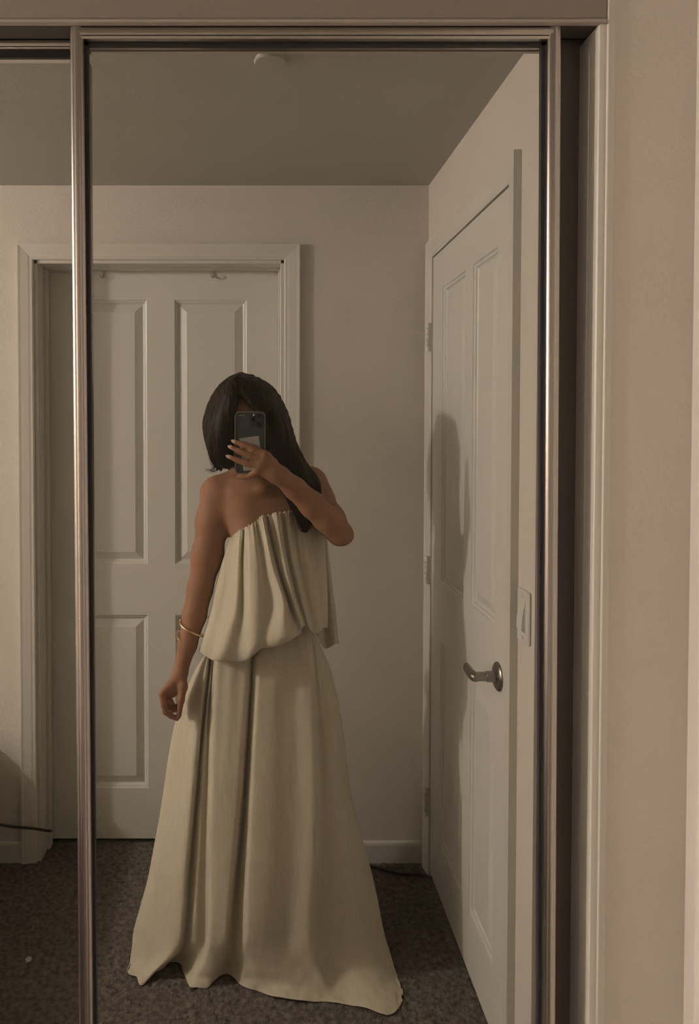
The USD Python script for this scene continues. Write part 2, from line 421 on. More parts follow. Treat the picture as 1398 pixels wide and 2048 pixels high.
# lever handle
hy = F * RX / (1001 - CX); hz = at(1001, 1353, hy)[2]
hr = lathe([(0, 0), (.035, 0), (.0355, .002), (.034, .005), (.028, .0085), (.0165, .0105), (.0165, .0105), (0, .0105)], 40)
hd = obj('handle', xform(hr, (RX + .0, hy, hz), (0, 1, 0), (0, 0, 1), (-1, 0, 0)), 'nickel', d2, smooth=40, label='satin nickel lever handle on a round rose')
sh = lathe([(0, .008), (.0135, .008), (.0135, .030), (.0115, .031), (.0115, .056), (.0105, .058), (0, .058)], 28)
obj('neck', xform(sh, (RX, hy, hz), (0, 1, 0), (0, 0, 1), (-1, 0, 0)), 'nickel', hd, smooth=40)
lv = [(RX - .056, hy - .010, hz), (RX - .060, hy + .005, hz), (RX - .062, hy + .03, hz + .001), (RX - .060, hy + .06, hz + .002), (RX - .056, hy + .08, hz + .003)]
lt = tube(spline(lv, 24), np.interp(np.linspace(0, 1, 24), [0, .1, .8, 1], [.010, .0125, .0105, .006]), 16)
obj('lever', lt, 'nickel', hd, smooth=40)

# light switch
sy0, sy1 = F * XR / (1066 - CX), F * XR / (1043 - CX)
sz1, sz0 = at(1054, 1180, (sy0 + sy1) / 2)[2], at(1054, 1285, (sy0 + sy1) / 2)[2]
sw = empty('light_switch', 'white rocker light switch plate beside the right-hand door', 'light switch', (XR, (sy0 + sy1) / 2, (sz0 + sz1) / 2))
w2, h2 = (sy1 - sy0) / 2, (sz1 - sz0) / 2
obj('plate', bx(-.0065, 0, -w2, w2, -h2, h2, .0025), 'plate_plastic', sw)
obj('rocker_frame', bx(-.0072, -.006, -.0185, .0185, -.0355, .0355, .0004), 'trim_paint', sw)
rk = trimesh.convex.convex_hull(np.array([(-.0075, s * .0165, -.0335) for s in (-1, 1)] + [(-.0135, s * .0165, .0) for s in (-1, 1)] + [(-.0075, s * .0165, .0335) for s in (-1, 1)] + [(-.006, s * .0165, t * .0335) for s in (-1, 1) for t in (-1, 1)] + [(-.0148, s * .0165, -.028) for s in (-1, 1)]))
obj('rocker', rk, 'plate_plastic', sw)
for s in (-1, 1):
    sc = trimesh.creation.cylinder(.0032, .002, sections=14); sc.apply_transform(trimesh.transformations.rotation_matrix(math.pi / 2, (0, 1, 0))); sc.apply_translation((-.007, 0, s * .0475))
    obj('screw', sc, 'plate_plastic', sw, smooth=40)

# baseboards
BH = py_z(1681, BACK)
BP = [(0, 0), (.012, 0), (.0125, BH - .012), (.0105, BH - .004), (.006, BH), (0, BH)]
cl = ox0 - .054; cr = ox1 + .054
def base_x(name, a0, a1, lab): obj(name, prof_bar([(BACK - t, z) for t, z in BP], 'x', a0, a1), 'trim_paint', kind='structure', label=lab)
base_x('baseboard_back', cr, XR, 'white baseboard between the back door and the corner')
base_x('baseboard_left', XL, cl, 'white baseboard left of the back door')
m = loft(np.array([(XR - t, rd_y0 - .058, z) for t, z in BP]), np.array([(XR - t, 1.09, z) for t, z in BP]))
obj('baseboard_right', m, 'trim_paint', kind='structure', label='white baseboard below the light switch')

# ceiling disc
dc = at(540, 116, 1.0) - EYE; dc = EYE + dc * ((CEIL - EYE[2]) / dc[2])
sd = empty('smoke_detector', 'small round white disc fitting on the ceiling', 'smoke detector', (dc[0], dc[1], CEIL))
obj('cover', lathe([(0, -.0125), (.031, -.0125), (.0345, -.0118), (.0362, -.0095), (.0362, -.006), (0, -.006)], 48), 'ceiling_paint', sd, smooth=40)
obj('base', lathe([(0, -.0065), (.033, -.0065), (.033, 0), (0, 0)], 48), 'trim_paint', sd, smooth=40)

# ------------------------------------------------------------------ sliding mirror doors
G = MIRROR_Y
def flute(w, d, n=4):
    """Front profile of an aluminium stile: width w along u, front towards -d, rounded with shallow grooves."""
    h = .0065
    pts = [(0, 0)]
    for i in range(25):
        t = math.pi * i / 24
        g = .0006 * (math.exp(-((i - 9) / .9) ** 2) + math.exp(-((i - 16) / .9) ** 2))
        pts.append((w * (.5 - .5 * math.cos(t)), -(d - h) - h * math.sin(t) ** .9 + g))
    return pts + [(w, 0)]

def stile(parent, name, pxt0, pxt1, pxb0, pxb1, Yf, depth, ztop, zbot, mt='aluminium', fl=True):
    """Vertical bar; px given at the top of the photo and at its bottom edge (y 2048)."""
    yt, yb = 60, 2048
    zt_, zb_ = at(500, yt, Yf)[2], at(500, yb, Yf)[2]
    def X(pt, pb, z):
        x0, x1 = at(pt, yt, Yf)[0], at(pb, yb, Yf)[0]
        return x0 + (x1 - x0) * (zt_ - z) / (zt_ - zb_)
    s = []
    for z in (zbot, ztop):
        xa, xb = X(pxt0, pxb0, z), X(pxt1, pxb1, z)
        prof = flute(xb - xa, depth) if fl else [(0, 0), (0, -depth), (xb - xa, -depth), (xb - xa, 0)]
        s.append(np.array([(xa + u, Yf + depth + v, z) for u, v in prof]))
    return obj(name, loft(s[0], s[1]), mt, parent, smooth=50 if fl else False)

def rail(parent, name, py0, py1, xa, xb, Yf, depth, mt='aluminium', fl=True):
    z0, z1 = at(600, py1, Yf)[2], at(600, py0, Yf)[2]
    h = z1 - z0
    prof = [(Yf + depth, z0), (Yf + .001, z0), (Yf, z0 + h * .08), (Yf - .0003, z0 + h * .20), (Yf + .0015, z0 + h * .22), (Yf + .0015, z0 + h * .27), (Yf - .0003, z0 + h * .30), (Yf - .0016, z0 + h * .62), (Yf - .0004, z0 + h * .92), (Yf + .002, z1), (Yf + depth, z1)] if fl else [(Yf, z0), (Yf, z1), (Yf + depth, z1), (Yf + depth, z0)]
    return obj(name, prof_bar(prof, 'x', xa, xb), mt, parent, smooth=35 if fl else False)

md = empty('sliding_mirror_door', 'large mirrored closet door in a brushed metal frame, showing the woman', 'mirror door', (0, 0, 0))
xa, xb = at(163, 60, .99)[0], at(1101, 60, .99)[0]
stile(md, 'stile', 138, 165, 156, 184, .981, .030, zT, .02)
stile(md, 'stile', 1098, 1126, 1088, 1114, .981, .030, zT - .003, .02)
rail(md, 'top_rail', 53, 77, xa - .002, xb + .002, .983, .030)
obj('bottom_rail', bx(xa - .002, xb + .002, .990, 1.015, .02, .06, .002), 'aluminium', md)
stile(md, 'gasket', 164, 176, 183, 193, .9945, .008, zT - .01, .05, 'gasket', False)
stile(md, 'gasket', 1083, 1099, 1076, 1089, .9945, .008, zT - .01, .05, 'gasket', False)
rail(md, 'gasket', 76, 90, xa, xb, .9945, .008, 'gasket', False)
obj('mirror_glass', bx(xa, xb, G, G + .003, .04, zT - .012), 'mirror_glass', md, label='mirror glass')

G2 = G + .042
ml = empty('sliding_mirror_door', 'rear mirrored closet door at the left edge, behind the front door stile', 'mirror door', (0, 0, 0))
xl0, xl1 = -1.24, at(166, 60, G2)[0]
rail(ml, 'top_rail', 80, 98, xl0, xl1, G2 - .012, .02)
rail(ml, 'gasket', 97, 115, xl0, xl1, G2 - .007, .006, 'gasket', False)
obj('bottom_rail', bx(xl0, xl1, G2 - .012, G2 + .008, .02, .06, .002), 'aluminium', ml)
obj('stile', bx(xl0 - .02, xl0, G2 - .012, G2 + .012, .02, zT - .02, .003), 'aluminium', ml)
obj('stile', bx(xl1 - .001, xl1 + .011, G2 - .012, G2 + .008, .02, zT - .02, .003), 'aluminium', ml)
obj('mirror_glass', bx(xl0, xl1, G2, G2 + .003, .04, zT - .02), 'mirror_glass', ml, label='mirror glass')
# head track
tk = empty('door_track', 'metal track under the closet header above both mirrors, shade put into its colour', 'door track', (0, 0, 0))
xt1 = JAMB - .001
obj('track_plate', bx(OPEN_L, xt1, .984, 1.018, HEAD + .0005, HEAD + .0115), 'track_shade', tk)
obj('front_fin', bx(OPEN_L, xt1, 1.0155, 1.018, zT + .002, HEAD + .0005), 'track_shade', tk)
obj('rear_fin', bx(OPEN_L, sl_ - .002, 1.059, 1.0615, at(60, 79, 1.05)[2], HEAD), 'track_shade', tk)

# ------------------------------------------------------------------ cords, lint, bed
def cord(pts, r, label):
    p = spline(pts, 60)
    c = obj('power_cord', tube(p, r, 10), 'cord_rubber', None, smooth=True, label=label, cat='cord')
    return c
c0 = [on_floor(728, 1729, .010), on_floor(745, 1733, .010), on_floor(775, 1741, .010), on_floor(805, 1748, .010), on_floor(835, 1750, .010), on_floor(858, 1754, .010), on_floor(870, 1760, .010)]
cord(c0, .0052, 'black cord lying on the carpet beside the right-hand corner')
c1 = [at(-60, 1640, BACK - .03), at(-10, 1648, BACK - .03), at(30, 1654, BACK - .03), at(66, 1657, BACK - .03), at(92, 1661, BACK - .026), at(100, 1661, BACK + .02)]
cord(c1, .0045, 'black cord running along the baseboard at the left edge')
lp = on_floor(57, 1919, .006)
sc = trimesh.creation.icosphere(2, 1.0)
v = sc.vertices * np.array([.008, .011, .0035]); v *= (0.75 + .6 * meshkit.noise(sc.vertices * 2.2, 4))[:, None]
sc = trimesh.Trimesh(v + lp, sc.faces)
obj('lint_scrap', sc, 'lint_white', None, smooth=60, label='tiny white scrap of lint on the carpet at lower left', cat='lint')

bd = empty('bed', 'low bed standing just past the left edge of the mirror', 'bed', (-1.95, 1.95, 0))
obj('base', bx(-.9, .92, -.62, .64, .0, .26, .01), 'bedding', bd)
obj('mattress', bx(-.92, .94, -.64, .66, .26, .52, .04), 'bedding', bd)
bd2 = empty('bed', 'low bed beside the photographer, reflected just past the left edge of the mirror', 'bed', (-1.95, 2 * MIRROR_Y - 1.95, 0))
obj('base', bx(-.9, .92, -.64, .62, .0, .26, .01), 'bedding', bd2)
obj('mattress', bx(-.92, .94, -.66, .64, .26, .52, .04), 'bedding', bd2)

# ------------------------------------------------------------------ the woman
person = empty('person', 'woman in a strapless cream two-tier gown holding a phone up in front of her face', 'person', on_floor(540, 1930))
PO = np.array(on_floor(540, 1930))
def pobj(name, m, mt, parent=None, **kw):
    m = m.copy(); m.apply_translation(-PO)
    return obj(name, m, mt, person if parent is None else parent, **kw)

class Field:
    """A signed distance field on a grid, joined with smooth unions, turned into one surface."""
    def __init__(s, lo, hi, h):
        s.lo, s.h = np.array(lo, float), h
        s.n = np.ceil((np.array(hi) - lo) / h).astype(int) + 1
        s.D = np.full(s.n, 0.5, np.float32)
    def _sub(s, lo, hi, pad):
        a = np.clip(np.floor((np.asarray(lo) - pad - s.lo) / s.h).astype(int), 0, s.n)
        b = np.clip(np.ceil((np.asarray(hi) + pad - s.lo) / s.h).astype(int) + 1, 0, s.n)
        sl = tuple(slice(i, j) for i, j in zip(a, b))
        ax = [(s.lo[k] + s.h * np.arange(a[k], b[k])).astype(np.float32) for k in range(3)]
        return sl, np.meshgrid(*ax, indexing='ij')
    def _join(s, sl, d, k, cut=False):
        a = s.D[sl]
        if cut:
            d = -d
            h = np.maximum(k - np.abs(a - d), 0) / k
            s.D[sl] = np.maximum(a, d) + h * h * k * .25
        else:
            h = np.maximum(k - np.abs(a - d), 0) / k
            s.D[sl] = np.minimum(a, d) - h * h * k * .25
    def cone(s, a, b, ra, rb, k=.01):
        a, b = np.asarray(a, float), np.asarray(b, float)
        r = max(ra, rb)
        sl, g = s._sub(np.minimum(a, b) - r, np.maximum(a, b) + r, k + .012)
        ba = b - a; L2 = ba.dot(ba) + 1e-12
        p = [g[i] - a[i] for i in range(3)]
        t = np.clip((p[0] * ba[0] + p[1] * ba[1] + p[2] * ba[2]) / L2, 0, 1)
        q = sum((p[i] - ba[i] * t) ** 2 for i in range(3))
        s._join(sl, np.sqrt(q) - (ra + (rb - ra) * t), k)
    def chain(s, pts, rs, k=.01):
        for i in range(len(pts) - 1):
            s.cone(pts[i], pts[i + 1], rs[i], rs[i + 1], k)
    def ball(s, c, r, k=.01, cut=False, R=None):
        """Ellipsoid with radii r, optionally turned by R."""
        c = np.asarray(c, float); r = np.broadcast_to(np.asarray(r, float), (3,))
        e = r if R is None else np.full(3, r.max())
        sl, g = s._sub(c - e, c + e, k + .012)
        p = [g[i] - c[i] for i in range(3)]
        if R is not None:
            p = [sum(R[j][i] * p[j] for j in range(3)) for i in range(3)]
        k0 = np.sqrt(sum((p[i] / r[i]) ** 2 for i in range(3)))
        k1 = np.sqrt(sum((p[i] / r[i] ** 2) ** 2 for i in range(3))) + 1e-9
        s._join(sl, k0 * (k0 - 1) / k1, k, cut)
    def surface(s):
        D = s.D; S = D < 0
        c = np.zeros(tuple(np.array(D.shape) - 1), np.int8)
        corners = [(i, j, k) for i in (0, 1) for j in (0, 1) for k in (0, 1)]
        def sh(A, o): return A[o[0]:A.shape[0] - 1 + o[0], o[1]:A.shape[1] - 1 + o[1], o[2]:A.shape[2] - 1 + o[2]]
        for o in corners: c += sh(S, o)
        act = np.argwhere((c > 0) & (c < 8))
        idx = np.full(c.shape, -1, np.int32); idx[tuple(act.T)] = np.arange(len(act))
        val = {o: D[act[:, 0] + o[0], act[:, 1] + o[1], act[:, 2] + o[2]] for o in corners}
        P = np.zeros((len(act), 3)); N = np.zeros(len(act))
        for a in corners:
            for ax in range(3):
                if a[ax] == 0:
                    b = tuple(1 if i == ax else a[i] for i in range(3))
                    va, vb = val[a], val[b]; m = (va < 0) != (vb < 0)
                    t = np.where(m, va / np.where(m, va - vb, 1), 0)
                    pt = np.array(a, float)[None] + t[:, None] * (np.array(b, float) - np.array(a, float))
                    P += np.where(m[:, None], pt, 0); N += m
        V = s.lo + s.h * (act + P / N[:, None])
        F_ = []
        for ax in range(3):
            u, v = (ax + 1) % 3, (ax + 2) % 3
            o1 = [slice(None)] * 3; o2 = [slice(None)] * 3
            o1[ax] = slice(0, -1); o2[ax] = slice(1, None)
            A, B = S[tuple(o1)], S[tuple(o2)]
            e = np.argwhere(A != B)
            e = e[(e[:, u] > 0) & (e[:, v] > 0) & (e[:, u] < D.shape[u] - 1) & (e[:, v] < D.shape[v] - 1)]
            def cell(du, dv):
                q = e.copy(); q[:, u] -= du; q[:, v] -= dv
                return idx[tuple(q.T)]
            q = np.stack([cell(1, 1), cell(0, 1), cell(0, 0), cell(1, 0)], 1)
            flip = ~S[tuple(e.T)]
            q[flip] = q[flip][:, ::-1]
            F_.append(q[(q >= 0).all(1)])
        q = np.vstack(F_)
        f = np.vstack([q[:, [0, 1, 2]], q[:, [0, 2, 3]]])
        return trimesh.Trimesh(V, f, process=False)

def relax(m, n=6):
    """Taubin smoothing with a row-normalised neighbour average."""
    from scipy.sparse import coo_matrix, diags
    f = m.faces; N = len(m.vertices)
    e = np.vstack([f[:, [0, 1]], f[:, [1, 2]], f[:, [2, 0]]]); e = np.vstack([e, e[:, ::-1]])
    Wm = coo_matrix((np.ones(len(e)), (e[:, 0], e[:, 1])), (N, N)).tocsr(); Wm.data[:] = 1
    Wm = diags(1 / np.maximum(np.asarray(Wm.sum(1)).ravel(), 1)) @ Wm
    v = np.array(m.vertices)
    for _ in range(n):
        v = v + .5 * (Wm @ v - v); v = v - .52 * (Wm @ v - v)
    return trimesh.Trimesh(v, f, process=False)

A = at
B = Field((-.36, 1.90, 0.0), (.34, 2.42, 1.76), .003)
# trunk and legs
B.cone(A(500, 1022, 2.235), A(578, 1018, 2.245), .088, .085, .04)
B.cone(A(497, 1000, 2.235), A(575, 995, 2.245), .070, .066, .05)
B.cone(A(545, 1060, 2.24), A(540, 1170, 2.24), .100, .088, .05)
B.cone(A(540, 1170, 2.24), A(532, 1300, 2.245), .088, .098, .05)
B.ball(A(506, 1085, 2.172), (.054, .048, .058), .05)
B.ball(A(580, 1078, 2.176), (.054, .048, .058), .05)
for px in (492, 566):
    hip, knee, ank = A(px, 1340, 2.24), A(px + 2, 1640, 2.225), A(px + 4, 1880, 2.24)
    B.cone(hip, knee, .085, .055, .05); B.cone(knee, ank, .052, .034, .02)
    ft = ank.copy(); ft[1] -= .125; ft[2] = .045
    hl = ank.copy(); hl[1] += .02; hl[2] = .075
    B.cone(ank, hl, .034, .032, .02); B.cone(hl, ft, .034, .030, .02)
    st = hl.copy(); st[2] = .012; B.cone(hl, st, .022, .010, .01)
# shoulders and neck
B.cone(A(508, 962, 2.245), A(440, 982, 2.232), .050, .047, .05)
B.cone(A(512, 962, 2.250), A(619, 968, 2.252), .046, .046, .05)
B.cone(A(507, 900, 2.215), A(510, 965, 2.245), .048, .056, .035)
B.cone(A(470, 985, 2.180), A(515, 978, 2.156), .008, .008, .03)     # collar bones
B.cone(A(575, 975, 2.185), A(530, 978, 2.156), .008, .008, .03)
# head with face
hc = A(487, 835, 2.205)
B.ball(hc, (.074, .092, .100), .02)
B.ball(A(489, 868, 2.165), (.060, .058, .072), .04)
B.ball(A(490, 903, 2.135), (.026, .026, .022), .04)
B.cone(A(488, 842, 2.108), A(488.5, 868, 2.092), .008, .011, .014)
for s in (-1, 1):
    B.ball(A(488 + s * 21, 845, 2.108), (.017, .014, .011), .012, cut=True)
    B.ball(A(488 + s * 8.5, 871, 2.101), (.008, .008, .007), .008)
    B.ball(A(488 + s * 50, 853, 2.20), (.008, .022, .030), .01)
B.ball(A(489, 884, 2.106), (.022, .010, .0055), .006)
B.ball(A(489, 888.5, 2.107), (.019, .010, .0055), .004)
# hanging arm
sh, el, wr = A(431, 990, 2.225), A(400, 1178, 2.205), A(362, 1338, 2.150)
B.chain([sh, A(424, 1045, 2.225), A(415, 1110, 2.215), el], [.0455, .0445, .043, .0375], .028)
B.chain([el, A(389, 1230, 2.19), A(375, 1290, 2.165), wr], [.0375, .0345, .0265, .0205], .012)
# its hand: index side towards the camera, fingers curled round a pinch of skirt
yb = 2.105
im = A(324.5, 1388, yb); mm = A(327, 1390, yb + .020); rm = A(331, 1390, yb + .038); pm = A(336, 1388, yb + .054)
for q, r in ((im, .0105), (mm, .0105), (rm, .010), (pm, .009)):
    B.cone(A(360, 1348, 2.138) + (q - im) * .45, q, .0145, r, .012)
B.cone(wr, A(358, 1352, 2.14), .0195, .019, .012)
B.cone(A(358, 1358, yb + .026), A(341, 1385, yb + .012), .0145, .0125, .012); B.cone(A(362, 1372, yb + .02), A(346, 1388, yb + .016), .010, .009, .010)
B.chain([im, A(327.5, 1408, yb - .004), A(331, 1424, yb - .002), A(342, 1432, yb + .002), A(354, 1438, yb + .006)], [.0095, .0085, .0082, .0074, .0062], .004)
B.chain([mm, A(333, 1404, yb + .016), A(338, 1414, yb + .018), A(350, 1416, yb + .02), A(360, 1414, yb + .022)], [.0095, .0088, .0082, .0076, .0066], .004)
B.chain([rm, A(338, 1408, yb + .034), A(344, 1420, yb + .036), A(354, 1419, yb + .037)], [.009, .0082, .0076, .0068], .004)
B.chain([pm, A(342, 1404, yb + .05), A(348, 1414, yb + .05), A(356, 1412, yb + .05)], [.008, .0072, .0068, .0058], .004)
B.chain([A(362, 1352, yb + .03), A(366, 1374, yb + .012), A(362, 1400, yb), A(358, 1432, yb + .002)], [.0155, .0125, .0095, .0068], .008)
# raised arm
sh2, el2, wr2 = A(622, 968, 2.255), A(679, 1066, 2.105), A(560, 951, 2.015)
B.chain([sh2, A(636, 1000, 2.22), A(660, 1040, 2.155), el2], [.0455, .0435, .040, .0345], .028)
B.chain([el2, A(655, 1040, 2.085), A(625, 1010, 2.065), A(590, 977, 2.04), wr2], [.034, .037, .0355, .0295, .0245], .012)
B.ball(A(690, 1072, 2.11), (.020, .020, .018), .02)
# its hand on the back of the phone
PB = 2.000                                                # plane of the phone's back
fi = [(A(530, 909, 1.994), A(505, 897, PB - .0085), A(487, 890, PB - .0072), A(470, 883.5, PB - .0045)),
      (A(526, 922, 1.992), A(499, 911, PB - .0088), A(480, 903, PB - .0074), A(463, 895, PB - .0045)),
      (A(519, 932, 1.992), A(492, 926, PB - .0086), A(474, 920, PB - .0072), A(459.5, 914, PB - .0045)),
      (A(513, 942, 1.996), A(500, 951.5, 2.003), A(489, 954.5, 2.006), A(478, 954, 2.008))]
fr = [(.0108, .0092, .0082, .0060), (.0108, .0094, .0083, .0060), (.0104, .009, .0078, .0056), (.0094, .008, .0072, .0058)]
for i, (f_, r_) in enumerate(zip(fi, fr)):
    B.cone(A(552, 944 + 3.0 * i, 2.008), f_[0], .0175, r_[0], .010)
    for a_, b_, ra, rb in zip(f_[:-1], f_[1:], r_[:-1], r_[1:]):
        B.cone(a_, b_, ra, rb, .0035)
    B.ball(f_[0] + np.array([0, -.004, .001]), .0075, .008)
B.cone(wr2, A(548, 943, 2.006), .0245, .0205, .012)
B.chain([A(553, 940, 2.022), A(546, 926, 2.028), A(534, 912, 2.029), A(518, 902, 2.0265)], [.016, .0125, .0105, .0075], .008)   # thumb on the screen side
raw = B.surface(); body = relax(raw.copy(), 8)
pobj('body', body, 'skin', smooth=True, label='bare-shouldered body with one arm down and one arm raised')
del B

def nail(tip, back, w=.0052, up=(0, -1, 0)):
    d = np.asarray(tip) - np.asarray(back); d /= np.linalg.norm(d)
    up = np.array(up, float); up -= d * up.dot(d); up /= np.linalg.norm(up)
    sd_ = np.cross(d, up)
    m = trimesh.creation.icosphere(2, 1.0)
    v = m.vertices * np.array([.0095, w, .0022])
    v[:, 1] *= np.where(v[:, 0] > 0, 1 - .35 * np.clip(v[:, 0] / .0095, 0, 1) ** 2, 1)
    c = np.asarray(tip) + up * .0035 + d * .0018
    return trimesh.Trimesh(c + v[:, :1] * d + v[:, 1:2] * sd_ + v[:, 2:] * up, m.faces)
for f_ in fi[:3]:
    pobj('nail', nail(f_[3], f_[2]), 'nail', smooth=True)
for s in (-1, 1):
    e = trimesh.creation.icosphere(2, .0115); e.apply_translation(A(488 + s * 21, 846, 2.120))
    pobj('eye', e, 'eye_white', smooth=True)

# ------------------------------------------------------------------ hair
guides_l = [
    [(483, 757, 2.25), (448, 788, 2.31), (428, 850, 2.325), (433, 905, 2.31), (442, 940, 2.30)],
    [(480, 756, 2.22), (443, 781, 2.25), (420, 836, 2.26), (423, 890, 2.25), (431, 930, 2.235)],
    [(478, 757, 2.19), (440, 788, 2.195), (417, 846, 2.20), (423, 895, 2.20), (433, 926, 2.20)],
    [(474, 761, 2.150), (447, 797, 2.135), (427, 845, 2.14), (425, 895, 2.15), (438, 930, 2.165)],
    [(473, 763, 2.125), (455, 800, 2.105), (442, 850, 2.105), (440, 898, 2.12), (451, 934, 2.14)],
    [(473, 770, 2.112), (464, 802, 2.094), (456, 850, 2.092), (457, 900, 2.11), (468, 930, 2.14)],
]
guides_r = [
    [(476, 772, 2.112), (508, 806, 2.094), (540, 846, 2.100), (550, 900, 2.115), (562, 950, 2.115), (583, 1005, 2.105), (600, 1038, 2.096), (607, 1054, 2.094)],
    [(476, 764, 2.125), (518, 796, 2.105), (548, 845, 2.105), (561, 900, 2.118), (580, 950, 2.115), (600, 1000, 2.104), (610, 1038, 2.096), (609, 1060, 2.094)],
    [(479, 760, 2.150), (530, 787, 2.135), (560, 840, 2.135), (575, 893, 2.14), (600, 945, 2.135), (618, 985, 2.120), (620, 1028, 2.10), (611, 1058, 2.096)],
    [(482, 757, 2.19), (538, 784, 2.19), (569, 838, 2.19), (584, 888, 2.18), (612, 945, 2.165), (631, 978, 2.140), (629, 1010, 2.12), (616, 1046, 2.10)],
    [(484, 756, 2.22), (537, 780, 2.25), (568, 832, 2.26), (582, 885, 2.24), (604, 935, 2.19), (630, 965, 2.16), (634, 990, 2.135), (622, 1025, 2.11)],
    [(485, 757, 2.25), (534, 785, 2.31), (562, 850, 2.32), (574, 905, 2.31), (584, 945, 2.30), (590, 985, 2.30)],
]
def gcurve(g, n):
    P = np.array([A(*q) for q in g])
    s = np.r_[0, np.cumsum(np.linalg.norm(np.diff(P, axis=0), axis=1))]; s /= s[-1]
    return PchipInterpolator(s, P)(np.linspace(0, 1, n))
NG = 22
GL = np.array([gcurve(g, NG) for g in guides_l]); GR = np.array([gcurve(g, NG) for g in guides_r])
Hf = Field((-.25, 1.98, 1.18), (.24, 2.42, 1.76), .0032)
Hf.ball(A(487, 828, 2.215), (.080, .094, .104), .02)
Hf.ball(A(487, 868, 2.275), (.082, .060, .13), .03)
for G_, th in ((GL, .013), (GR, .013)):
    for u in np.linspace(0, len(G_) - 1, 3 * (len(G_) - 1) + 1):
        i = min(int(u), len(G_) - 2); t = u - i
        c = G_[i] * (1 - t) + G_[i + 1] * t
        c = c + np.array([0, .007, 0])
        for k in range(0, NG - 1):
            w = lambda q: th * (1.0 if q < .72 else max(.25, 1 - (q - .72) / .28 * .75)) * (1 + .12 * math.sin(u * 5 + q * 6))
            Hf.cone(c[k], c[k + 1], w(k / NG), w((k + 1) / NG), .010)
# open the parting over the forehead
Hf.cone(A(478, 800, 2.06), A(492, 830, 2.06), .012, .026, .006) if False else None
hm = relax(Hf.surface(), 4)
v = hm.vertices.copy()
ridge = meshkit.noise(np.stack([v[:, 0] * 230, v[:, 1] * 160, v[:, 2] * 9], -1), 5) - .5
v += hm.vertex_normals * (ridge * .004)[:, None]
hm = trimesh.Trimesh(v, hm.faces, process=False)
hair = pobj('hair', hm, 'hair', smooth=True, label='long dark brown hair parted near the centre')
# strands
def strands(G_, n, spread, seed):
    r = np.random.default_rng(seed)
    out = []
    for _ in range(n):
        u = r.uniform(0, len(G_) - 1); i = min(int(u), len(G_) - 2); t = u - i
        c = G_[i] * (1 - t) + G_[i + 1] * t
        q = np.linspace(0, 1, NG)[:, None]
        off = r.normal(0, 1, 3) * spread
        ph = r.uniform(0, 6.28, 3); fr_ = r.uniform(3, 7)
        wv = np.stack([np.sin(q[:, 0] * fr_ + p) for p in ph], 1) * .0035 * q
        ln = int(NG * r.uniform(.72, 1.0)) if r.uniform() < .55 else NG
        p = c + np.array([0, -.006, 0]) + off * (.35 + .65 * q ** .7) + wv
        out.append(p[:max(ln, 8)])
    return out
S = strands(GL, 1500, np.array([.0055, .006, .004]), 1) + strands(GR, 1900, np.array([.0055, .006, .004]), 2)
wl = [[(418, 885, 2.19), (424, 915, 2.19), (431, 930, 2.185), (424, 939, 2.18), (413, 940, 2.175)], [(421, 895, 2.19), (428, 920, 2.18), (437, 934, 2.175), (430, 942, 2.17), (420, 943, 2.165)],
      [(424, 900, 2.18), (430, 922, 2.18), (441, 932, 2.17), (452, 927, 2.16)], [(440, 900, 2.14), (447, 925, 2.14), (459, 930, 2.14), (466, 924, 2.14)],
      [(578, 860, 2.17), (590, 895, 2.165), (599, 918, 2.165), (602, 940, 2.165)], [(575, 850, 2.17), (588, 890, 2.16), (590, 915, 2.16), (584, 938, 2.16)], [(580, 872, 2.17), (594, 900, 2.16), (602, 922, 2.165), (600, 948, 2.165)]]
for g in wl:
    c = gcurve(g, NG)
    for _ in range(9):
        S.append(c + rng.normal(0, .0012, 3) + np.linspace(0, 1, NG)[:, None] * rng.normal(0, .003, 3))
pts = np.concatenate(S) - PO
cv = UsdGeom.BasisCurves.Define(stage, str(hair.GetPath()) + '/strand')
cv.CreateTypeAttr('linear')
cv.CreateCurveVertexCountsAttr(Vt.IntArray([len(s) for s in S]))
cv.CreatePointsAttr(Vt.Vec3fArray.FromNumpy(pts.astype(np.float32)))
wd = np.concatenate([np.interp(np.linspace(0, 1, len(s)), [0, .7, 1], [.0011, .0011, .0004]) for s in S])
cv.CreateWidthsAttr(Vt.FloatArray.FromNumpy(wd.astype(np.float32))); cv.SetWidthsInterpolation('vertex')
UsdShade.MaterialBindingAPI.Apply(cv.GetPrim()).Bind(M['hair'])
tag(cv.GetPrim(), kind='stuff')

